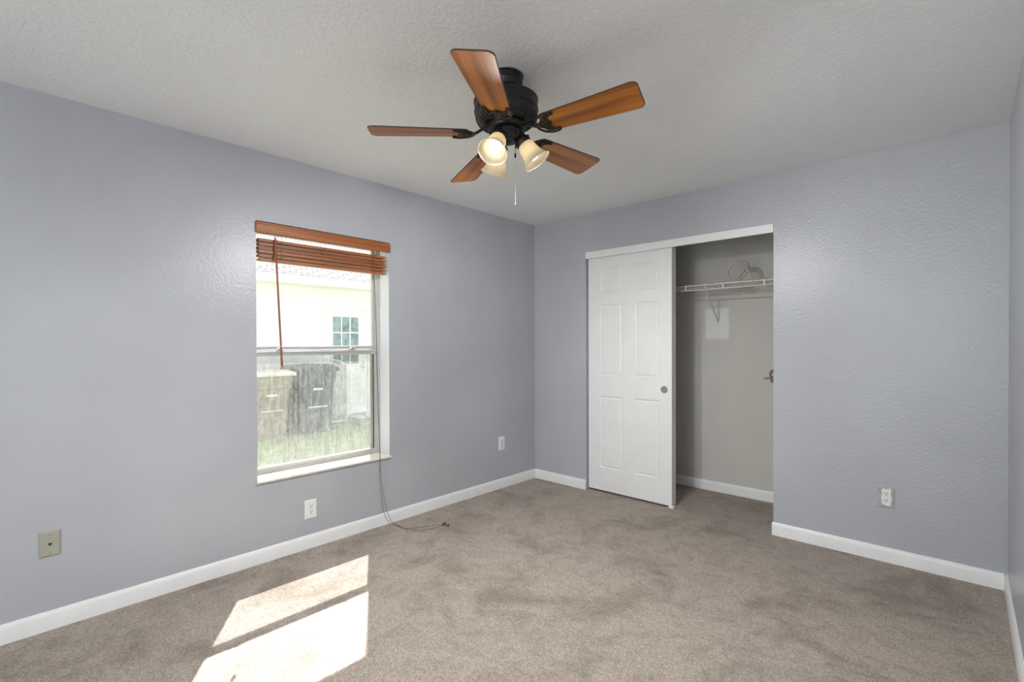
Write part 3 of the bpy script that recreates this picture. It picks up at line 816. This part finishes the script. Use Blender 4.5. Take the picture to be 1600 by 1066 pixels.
# ------------------------------------------------------------------ wall plates
def plate_base(bm, w=0.0715, h=0.1165, d=0.0055, mi=0):
    """local: x right, y out of the wall, z up, centred"""
    def rr(hw, hh, y): return [bm.verts.new(p) for p in ((-hw, y, -hh), (hw, y, -hh), (hw, y, hh), (-hw, y, hh))]
    a = rr(w / 2, h / 2, 0); b = rr(w / 2, h / 2, d * 0.45); c = rr(w / 2 - 0.006, h / 2 - 0.006, d)
    for A, B in ((a, b), (b, c)):
        for k in range(4): bm.faces.new((A[k], A[(k + 1) % 4], B[(k + 1) % 4], B[k])).material_index = mi
    bm.faces.new(c).material_index = mi; bm.faces.new(a[::-1]).material_index = mi
def duplex(root, face_mat):
    for s in (1, -1):
        bm = BM(); poly = []
        for k in range(24):
            a = 2 * PI * k / 24; x = 0.0172 * math.cos(a); z = max(-0.0135, min(0.0135, 0.0172 * math.sin(a))); poly.append((x, z))
        m = Matrix(((1, 0, 0, 0), (0, 0, 1, 0.0), (0, 1, 0, s * 0.0195), (0, 0, 0, 1)))
        prism(bm, poly, 0.004, 0.0072, m)
        f = finish(bm, 'receptacle', face_mat, root)
        bm = BM()
        for x, hh in ((-0.0064, 0.0042), (0.0064, 0.0034)): box(bm, x - 0.0016, x + 0.0016, 0.0070, 0.0075, s * 0.0195 + 0.0035 - hh, s * 0.0195 + 0.0035 + hh)
        lathe(bm, [(0.0032, 0), (0.0032, 0.0005), (0, 0.0005)], 10, basis((0, 0.0070, s * 0.0195 - 0.0065), (0, 1, 0)), cap=False)
        finish(bm, 'socket_slots', MAT['slot'], f)
    bm = BM(); lathe(bm, [(0.003, 0), (0.003, 0.0012), (0, 0.0016)], 10, basis((0, 0.0050, 0), (0, 1, 0)), cap=False)
    finish(bm, 'screw', MAT['chrome'], root)
RL = (0, 0, -PI / 2)     # plates on the left wall face +x
e = empty('wall_outlet', (0.0005, -2.218, 0.247), RL)
tag(e, 'white duplex outlet low on the wall below the window', 'outlet', 'wall outlets of the room')
bm = BM(); plate_base(bm, 0.078, 0.120); finish(bm, 'cover_plate', MAT['white_plastic'], e); duplex(e, MAT['white_plastic'])
e = empty('wall_outlet', (0.0005, -0.466, 0.401), RL)
tag(e, 'small white outlet right of the window, near the room corner', 'outlet', 'wall outlets of the room')
bm = BM(); plate_base(bm, 0.075, 0.122); finish(bm, 'cover_plate', MAT['white_plastic'], e)
bm = BM(); box(bm, -0.0165, 0.0165, 0.0045, 0.0075, -0.033, 0.033, 0.0012); f = finish(bm, 'receptacle', plain('greyed_white_plastic', (0.66, 0.66, 0.66, 1)), e)
for s in (1, -1):
    bm = BM()
    for x in (-0.0064, 0.0064): box(bm, x - 0.0009, x + 0.0009, 0.0073, 0.0077, s * 0.018 - 0.001, s * 0.018 + 0.006)
    lathe(bm, [(0.0022, 0), (0.0022, 0.0005), (0, 0.0005)], 10, basis((0, 0.0073, s * 0.018 - 0.007), (0, 1, 0)), cap=False)
    finish(bm, 'socket_slots', MAT['grey_slot'], f)
e = empty('wall_outlet', (2.7195, -0.0005, 0.384), (0, 0, PI))
tag(e, 'almond outlet smeared with wall paint, right of the closet', 'outlet', 'wall outlets of the room')
bm = BM(); plate_base(bm, 0.080, 0.124); finish(bm, 'cover_plate', MAT['smeared'], e)
bm = BM()
rag = [(-0.021, -0.046), (-0.008, -0.052), (0.010, -0.047), (0.022, -0.040), (0.020, -0.022), (0.0235, -0.002), (0.019, 0.018), (0.021, 0.040), (0.014, 0.050), (0.0, 0.046), (-0.016, 0.053), (-0.024, 0.046), (-0.022, 0.02), (-0.026, -0.01), (-0.023, -0.03)]
prism(bm, rag, 0.0050, 0.0062, Matrix(((1, 0, 0, 0), (0, 0, 1, 0), (0, 1, 0, 0), (0, 0, 0, 1))))
finish(bm, 'unpainted_centre', MAT['white_plastic'], e); duplex(e, MAT['white_plastic'])
e = empty('phone_jack', (0.0005, -3.428, 0.392), RL)
tag(e, 'almond phone jack plate on the left wall', 'wall plate')
bm = BM(); plate_base(bm, 0.0715, 0.115, 0.007); finish(bm, 'cover_plate', MAT['almond'], e)
bm = BM(); box(bm, -0.0085, 0.0085, 0.0065, 0.0085, -0.010, 0.010, 0.001); f = finish(bm, 'jack', MAT['almond'], e)
bm = BM(); box(bm, -0.0055, 0.0055, 0.0083, 0.0088, -0.005, 0.004); box(bm, -0.0025, 0.0025, 0.0083, 0.0088, -0.008, -0.005); finish(bm, 'jack_hole', MAT['slot'], f)
for s in (1, -1):
    bm = BM(); lathe(bm, [(0.0035, 0), (0.0035, 0.0010), (0, 0.0016)], 12, basis((0, 0.0068, s * 0.042), (0, 1, 0)), cap=False)
    finish(bm, 'screw', plain('dull_screw', (0.30, 0.28, 0.24, 1), metal=0.5), e)

# ------------------------------------------------------------------ closet shelf and what lies on it
SH = Vector((1.55, YB, 1.77))
sh = empty('wire_shelf', SH)
tag(sh, 'white wire shelf across the back of the closet', 'shelf')
def spart(bm, name, mat, **kw):
    o = finish(bm, name, mat, sh, **kw)
    for v in o.data.vertices: v.co -= SH
    return o
YS0 = 0.322
bm = BM()
x0, x1 = 0.10, 2.495
for (y, z, r) in ((YS0, 1.767, 0.0048), (YS0, 1.731, 0.0048), (YB - 0.006, 1.765, 0.003), (0.46, 1.762, 0.003), (0.60, 1.762, 0.003)):
    tube(bm, [(x0, y, z), (x1, y, z)], r, 8)
n = 94
for k in range(n + 1):
    x = x0 + 0.012 + k * (x1 - x0 - 0.024) / n
    tube(bm, [(x, YB - 0.004, 1.7685), (x, YS0, 1.7705)], 0.0017, 5)
spart(bm, 'wire_deck', MAT['wire'], smooth=True)
for x in (0.48, 0.78, 1.075, 1.365, 1.665, 1.965, 2.265):
    bm = BM(); box(bm, x - 0.005, x + 0.005, YS0 - 0.006, YS0 + 0.004, 1.727, 1.772, 0.0015)
    spart(bm, 'lip_clip', MAT['wire'])
bm = BM()
tube(bm, spline([(1.520, YS0 - 0.002, 1.772), (1.522, YS0 + 0.008, 1.748), (1.510, 0.45, 1.655), (1.490, 0.66, 1.52), (1.482, YB - 0.010, 1.478), (1.481, YB - 0.006, 1.455)], 6), 0.0075, 8, ry=0.005)
box(bm, 1.470, 1.492, YB - 0.010, YB - 0.0005, 1.445, 1.475, 0.002)
spart(bm, 'support_brace', MAT['wire'], smooth=True)

bm = BM()   # loop of flat grey cable lying on the shelf
lp = [(1.545, 0.40, 1.776), (1.60, 0.41, 1.777), (1.66, 0.42, 1.779), (1.715, 0.43, 1.783), (1.775, 0.42, 1.80), (1.822, 0.41, 1.855), (1.812, 0.405, 1.912), (1.756, 0.405, 1.928), (1.70, 0.41, 1.908), (1.672, 0.415, 1.86), (1.685, 0.42, 1.805), (1.72, 0.43, 1.782), (1.77, 0.435, 1.778)]
sp1 = [p + Vector((0, 0, 0.009)) for p in spline(lp, 8)]
tube(bm, sp1, 0.0080, 8, up=(0, 1, 0), ry=0.011)
tube(bm, spline([(1.735, 0.40, 1.921), (1.785, 0.40, 1.912), (1.825, 0.40, 1.868), (1.852, 0.40, 1.820), (1.90, 0.405, 1.792), (1.96, 0.41, 1.7860)], 8), 0.0080, 8, up=(0, 1, 0), ry=0.011)
tag(finish(bm, 'flat_cable', MAT['strap'], smooth=True), 'loop of grey flat cable lying on the closet shelf', 'cable')

bm = BM()   # thin white plastic strip with an upturned hook at its left end
tube(bm, spline([(1.590, 0.372, 1.806), (1.582, 0.371, 1.797), (1.585, 0.371, 1.785), (1.605, 0.372, 1.778), (1.70, 0.376, 1.778), (1.80, 0.380, 1.778)], 6), 0.0045, 8, ry=0.004)
tag(finish(bm, 'hook_strip', MAT['wire'], smooth=True), 'thin white plastic strip with a hooked end on the closet shelf', 'hook')
bm = BM()
prism(bm, [(1.625, 0.40), (1.70, 0.395), (1.715, 0.405), (1.70, 0.43), (1.64, 0.432)], 1.7745, 1.783)
tag(finish(bm, 'dark_clip', MAT['slot']), 'small dark plastic clip lying beside the white strip on the shelf', 'clip')

# coil of cable on the closet wall, its plug sticking out past the opening edge
bm = BM()
def loop(cx, cy, cz, r, rz, n, tilt, ph):
    return [(cx + r * math.cos(t), cy + tilt * math.sin(t + ph), cz + rz * math.sin(t)) for t in [2 * PI * k / n for k in range(n)]]
for (cx, cz, r, rz, ti, ph) in ((1.937, 1.050, 0.040, 0.036, 0.006, 0), (1.943, 1.040, 0.044, 0.030, 0.008, 1), (1.940, 1.008, 0.038, 0.020, 0.007, 2), (1.946, 0.990, 0.040, 0.018, 0.006, 3)):
    tube(bm, loop(cx, YB - 0.016, cz, r, rz, 28, ti, ph), 0.0036, 7, closed=True)
tube(bm, spline([(1.95, YB - 0.014, 1.03), (1.925, YB - 0.024, 1.018), (1.895, YB - 0.028, 1.018), (1.870, YB - 0.026, 1.014)], 6), 0.0034, 7)
tube(bm, spline([(1.972, YB - 0.012, 1.0), (1.978, YB - 0.010, 0.95), (1.975, YB - 0.008, 0.93)], 6), 0.0034, 7)
cc = finish(bm, 'cable_coil', MAT['coax'], smooth=True)
tag(cc, 'small coil of dark cable on the closet back wall, by the opening edge', 'cable')
bm = BM(); lathe(bm, [(0, 0), (0.0055, 0), (0.0055, 0.014), (0.0035, 0.015), (0.0035, 0.022), (0, 0.022)], 10, basis((1.872, YB - 0.026, 1.0145), (-1, 0, -0.15)))
finish(bm, 'cable_plug', MAT['chrome'], cc, smooth=True)
bm = BM(); box(bm, 1.930, 2.000, YB - 0.006, YB - 0.0005, 0.935, 1.05, 0.002); finish(bm, 'wall_box_plate', MAT['almond'], cc)

# ------------------------------------------------------------------ outside
GZ = -0.25
bm = BM(); box(bm, -30, -0.22, -25, 25, GZ - 0.2, GZ)
struct(finish(bm, 'ground', MAT['soil']), 'lawn between the houses, seen through the window', 'lawn')
bm = BM()
rnd = random.Random(3)
for k in range(9000):
    x = rnd.uniform(-5.6, -1.8); y = rnd.uniform(-2.2, 2.6)
    if x < -5.28 and y > 0.70: continue
    if x < -4.95 and y < 0.70 and rnd.random() < 0.7: continue
    if -5.9 < x < -5.08 and -0.9 < y < 0.75: continue
    if -5.5 < x < -4.75 and 1.0 < y < 1.66: continue
    h = rnd.uniform(0.03, 0.075) * (1.3 if x < -4.6 else 1.0); a = rnd.uniform(0, 2 * PI); l = rnd.uniform(0.0, 0.03); w = rnd.uniform(0.003, 0.006)
    c, s = math.cos(a), math.sin(a); b_ = rnd.uniform(0, 2 * PI)
    v = [bm.verts.new((x - w * c, y - w * s, GZ)), bm.verts.new((x + w * c, y + w * s, GZ)), bm.verts.new((x + l * math.cos(b_), y + l * math.sin(b_), GZ + h))]
    bm.faces.new(v)
tag(finish(bm, 'grass', MAT['grass']), 'grass blades of the lawn outside the window', 'grass', kind='stuff')

HX = -6.0
hs = empty('neighbor_house', (HX, 0, GZ))
tag(hs, 'white stucco house next door, seen through the window', 'house')
def hpart(bm, name, mat, par=None, **kw):
    o = finish(bm, name, mat, par or hs, **kw)
    for v in o.data.vertices: v.co -= Vector(hs.location)
    return o
bm = BM(); box(bm, HX - 5.0, HX, -9, 9, GZ, 2.40); hpart(bm, 'wall', MAT['stucco'])
bm = BM(); box(bm, HX + 0.0, HX + 0.50, -9.4, 9.4, 2.375, 2.395); hpart(bm, 'soffit', MAT['outwhite'])
bm = BM(); box(bm, HX + 0.50, HX + 0.53, -9.4, 9.4, 2.365, 2.500, 0.004); box(bm, HX + 0.53, HX + 0.545, -9.4, 9.4, 2.478, 2.503); hpart(bm, 'fascia', MAT['outwhite'])
bm = BM()
sl = 5.0 / 12.0
n = 40
prev = None
for k in range(n):      # overlapping shingle courses
    xa = HX + 0.57 - k * 0.127; xb = xa - 0.135; za = 2.506 + (HX + 0.57 - xa) * sl; zb = za + 0.135 * sl
    vs = [bm.verts.new(p) for p in ((xa, -9.4, za), (xa, 9.4, za), (xb, 9.4, zb), (xb, -9.4, zb), (xa, -9.4, za + 0.012), (xa, 9.4, za + 0.012), (xb, 9.4, zb + 0.004), (xb, -9.4, zb + 0.004))]
    for f in ((0, 3, 2, 1), (4, 5, 6, 7), (0, 1, 5, 4), (2, 3, 7, 6), (1, 2, 6, 5), (3, 0, 4, 7)): bm.faces.new([vs[i] for i in f])
hpart(bm, 'roof', MAT['shingle'])
# door with nine lite window
DY0, DY1, DZ0, DZ1 = 0.845, 1.735, -0.06, 1.985
bm = BM()
for (a, b, c, d, x) in ((DY0 - 0.045, DY0 - 0.003, DZ0, DZ1 + 0.045, 0.03), (DY1 + 0.003, DY1 + 0.045, DZ0, DZ1 + 0.045, 0.03), (DY0 - 0.003, DY1 + 0.003, DZ1 + 0.003, DZ1 + 0.045, 0.03)):
    box(bm, HX + 0.0005, HX + x, a, b, c, d, 0.003)
box(bm, HX + 0.0005, HX + 0.05, DY0 - 0.07, DY1 + 0.07, DZ1 + 0.046, DZ1 + 0.065, 0.003)
box(bm, HX + 0.0005, HX + 0.06, DY0 - 0.03, DY1 + 0.03, DZ0 - 0.03, DZ0 - 0.001, 0.003)
hpart(bm, 'door_frame', MAT['outwhite'])
bm = BM()
g = [[bm.verts.new((HX + 0.016, y, z)) for z in (DZ0, 0.10, 0.74, DZ1)] for y in (DY0, 1.02, 1.255, 1.335, 1.57, DY1)]
pf = []
for i in range(5):
    for j in range(3):
        f = bm.faces.new((g[i][j], g[i + 1][j], g[i + 1][j + 1], g[i][j + 1]))
        if i in (1, 3) and j == 1: pf.append(f)
bmesh.ops.recalc_face_normals(bm, faces=bm.faces)
r = bmesh.ops.inset_individual(bm, faces=pf, thickness=0.016, depth=-0.010)
bmesh.ops.inset_individual(bm, faces=pf, thickness=0.03, depth=0.008)
ring2 = [(DY0, DZ0), (DY1, DZ0), (DY1, DZ1), (DY0, DZ1)]
dr = hpart(bm, 'entry_door', MAT['outwhite'])
dr['label'] = 'white half glass back door'
bm = BM(); gy0, gy1, gz0, gz1 = 0.985, 1.530, 0.905, 1.842
box(bm, HX + 0.0165, HX + 0.020, gy0, gy1, gz0, gz1); hpart(bm, 'door_lite', MAT['door_glass'], dr)
bm = BM()
for k in (1, 2):
    y = gy0 + (gy1 - gy0) * k / 3; box(bm, HX + 0.0205, HX + 0.027, y - 0.011, y + 0.011, gz0, gz1)
    z = gz0 + (gz1 - gz0) * k / 3; box(bm, HX + 0.0205, HX + 0.0265, gy0, gy1, z - 0.011, z + 0.011)
for (a, b, c, d) in ((gy0 - 0.03, gy0, gz0 - 0.03, gz1 + 0.03), (gy1, gy1 + 0.03, gz0 - 0.03, gz1 + 0.03), (gy0, gy1, gz0 - 0.03, gz0), (gy0, gy1, gz1, gz1 + 0.03)):
    box(bm, HX + 0.0165, HX + 0.030, a, b, c, d, 0.002)
hpart(bm, 'muntins', MAT['outwhite'], dr)
for zz, rr_ in ((0.845, 0.030), (0.935, 0.024)):
    bm = BM(); lathe(bm, [(0, 0.045), (rr_ * 0.7, 0.045), (rr_ * 0.9, 0.030), (rr_ * 0.5, 0.016), (rr_, 0.010), (rr_ * 1.1, 0.0)], 16, basis((HX + 0.017, 1.640, zz), (1, 0, 0)))
    hpart(bm, 'door_knob' if rr_ > 0.026 else 'deadbolt', MAT['chrome'], dr, smooth=True)
bm = BM(); box(bm, HX + 0.002, HX + 0.62, 1.255, 2.4, GZ, -0.125, 0.012)
tag(finish(bm, 'door_stoop', MAT['concrete']), 'low concrete stoop in front of the white back door outside', 'stoop')

def trash_bin(name, cx, cy, body, lidm, hw_top, hw_bot, dt, db, h, lid_h, labels):
    """cx: front face x at the top"""
    e = empty(name, (cx - dt / 2, cy, GZ))
    bm = BM()
    zs = [0.06, 0.10, h * 0.40, h * 0.80, h * 0.805, h]
    rows = []
    for z in zs:
        t = (z - 0.06) / (h - 0.06)
        w = hw_bot + (hw_top - hw_bot) * t; d = (db + (dt - db) * t) / 2
        if z > h * 0.802: w += 0.018; d += 0.014
        c = 0.05
        rows.append([bm.verts.new((x, y, z)) for x, y in ((d, -w + c), (d, w - c), (d - c * 0.7, w), (-d + c * 0.7, w), (-d, w - c), (-d, -w + c), (-d + c * 0.7, -w), (d - c * 0.7, -w))])
    for A, B in zip(rows, rows[1:]):
        for k in range(8): bm.faces.new((A[k], A[(k + 1) % 8], B[(k + 1) % 8], B[k]))
    bm.faces.new(rows[0][::-1]); bm.faces.new(rows[-1])
    box(bm, db / 2 - 0.10, db / 2 - 0.02, -hw_bot + 0.05, hw_bot - 0.05, 0.0, 0.065)
    finish(bm, 'body', body, e)
    bm = BM()
    W_ = hw_top + 0.045; D = dt / 2 + 0.045
    prof = [(D, 0.0), (D + 0.004, 0.03), (D - 0.03, 0.055), (D * 0.3, lid_h), (-D * 0.6, lid_h), (-D, 0.07), (-D, 0.0)]
    a = [bm.verts.new((x, -W_, h + z)) for x, z in prof]; b = [bm.verts.new((x, W_, h + z)) for x, z in prof]
    am = [bm.verts.new((x * 0.97, -W_ + 0.04, h + z + (0.012 if z > 0.05 else 0))) for x, z in prof]
    bmm = [bm.verts.new((x * 0.97, W_ - 0.04, h + z + (0.012 if z > 0.05 else 0))) for x, z in prof]
    n = len(prof)
    for P, Q in ((a, am), (am, bmm), (bmm, b)):
        for k in range(n): bm.faces.new((P[k], P[(k + 1) % n], Q[(k + 1) % n], Q[k]))
    bm.faces.new(a[::-1]); bm.faces.new(b)
    for k in range(5):
        y = -W_ + 0.14 + k * (2 * W_ - 0.28) / 4
        tube(bm, [(D * 0.25, y, h + lid_h + 0.012), (-D * 0.55, y, h + lid_h + 0.012)], 0.012, 6)
    finish(bm, 'lid', lidm, e)
    bm = BM(); tube(bm, [(-D + 0.02, -W_ + 0.1, h + 0.03), (-D - 0.06, -W_ + 0.1, h + 0.02), (-D - 0.06, W_ - 0.1, h + 0.02), (-D + 0.02, W_ - 0.1, h + 0.03)], 0.014, 8)
    finish(bm, 'handle', body, e)
    for s in (1, -1):
        bm = BM(); lathe(bm, [(0, -0.02), (0.08, -0.02), (0.105, -0.014), (0.105, 0.014), (0.08, 0.02), (0, 0.02)], 20, basis((-db / 2 - 0.01, s * (hw_bot + 0.045), 0.106), (0, 1, 0)))
        finish(bm, 'wheel', MAT['rubber'], e, smooth=True)
    def dface(z): return (db + (dt - db) * (z - 0.06) / (h - 0.06)) / 2
    z1, z2 = labels
    bm = BM(); box(bm, dface(z1) - 0.004, dface(z1) + 0.008, -0.085, 0.085, z1 - 0.02, z1 + 0.02, 0.003)
    finish(bm, 'label_plate', MAT['white_plastic'], e)
    bm = BM(); box(bm, dface(z2) - 0.02, dface(z2) + 0.016, -0.17, 0.17, z2 - 0.012, z2 + 0.012, 0.004)
    finish(bm, 'lift_ledge', MAT['wire'], e)  # ledge coloured white to stand for the light it catches
    return e
e = trash_bin('trash_bin', -5.18, 0.31, MAT['bin_grey'], MAT['bin_grey'], 0.325, 0.265, 0.64, 0.52, 1.08, 0.10, (0.77, 0.46))
tag(e, 'grey wheeled trash bin outside, right of the tan bin', 'trash bin', 'trash bins by the house next door')
e = trash_bin('trash_bin', -5.18, -0.46, MAT['bin_tan'], MAT['bin_tan_lid'], 0.325, 0.245, 0.64, 0.52, 1.03, 0.075, (0.715, 0.46))
tag(e, 'tan wheeled trash bin with a cream lid outside the window', 'trash bin', 'trash bins by the house next door')

# arched lattice panel
LP = Vector((-5.90, 0.955, GZ))
lt = empty('lattice_panel', LP)
tag(lt, 'white arched lattice panel standing between the grey bin and the back door', 'lattice')
ya, yb, zs, zt = -0.27, 0.27, 1.14, 1.245
def archz(y): return zs + (zt - zs) * math.cos(y / yb * PI / 2)
bm = BM()
for s in (1, -1):
    for k in range(-30, 31):
        c = k * 0.078
        p = []
        for q in range(61):
            y = ya + (yb - ya) * q / 60; z = s * (y - ya) + c + (0.0 if s > 0 else 0.0)
            if 0.05 <= z <= archz(y) - 0.01: p.append((s * 0.005, y, z))
        if len(p) >= 3: tube(bm, [p[0], p[-1]], 0.005, 4, up=(1, 0, 0), ry=0.016)
o = finish(bm, 'slats', MAT['lattice'], lt)
bm = BM(); tube(bm, [(0, ya + (yb - ya) * k / 24, archz(ya + (yb - ya) * k / 24)) for k in range(25)], 0.018, 6)
for y in (ya, yb): box(bm, -0.02, 0.02, y - 0.022, y + 0.022, 0.0, zs + 0.02, 0.004)
box(bm, -0.015, 0.015, ya, yb, 0.03, 0.07)
finish(bm, 'frame', MAT['lattice'], lt)

# shrub by the stoop
sb = empty('shrub', (-5.06, 1.33, GZ))
tag(sb, 'yellow green shrub beside the stoop outside, at the right edge of the window', 'shrub')
bm = BM(); bs = BM(); rnd = random.Random(11)
for k in range(14):
    a = rnd.uniform(0, 2 * PI); r = rnd.uniform(0.05, 0.26); h = rnd.uniform(0.10, 0.30)
    tip = Vector((r * math.cos(a), r * math.sin(a), h))
    st = spline([(0.02 * math.cos(a), 0.02 * math.sin(a), 0), tip * 0.5 + Vector((0, 0, h * 0.25)), tip], 5)
    tube(bs, st, 0.004, 5)
    for q in range(16):
        p = st[rnd.randrange(3, len(st))]; d = Vector((rnd.gauss(0, 1), rnd.gauss(0, 1), rnd.uniform(-0.2, 0.9))).normalized(); l = rnd.uniform(0.05, 0.10)
        sd = d.cross(Vector((0, 0, 1)))
        if sd.length < 0.1: continue
        sd.normalize(); w = l * 0.22
        bm.faces.new([bm.verts.new(x) for x in (p, p + d * l * 0.5 + sd * w, p + d * l - Vector((0, 0, 0.01)), p + d * l * 0.5 - sd * w)])
finish(bm, 'foliage', MAT['leaf'], sb); finish(bs, 'stem', MAT['stem'], sb)
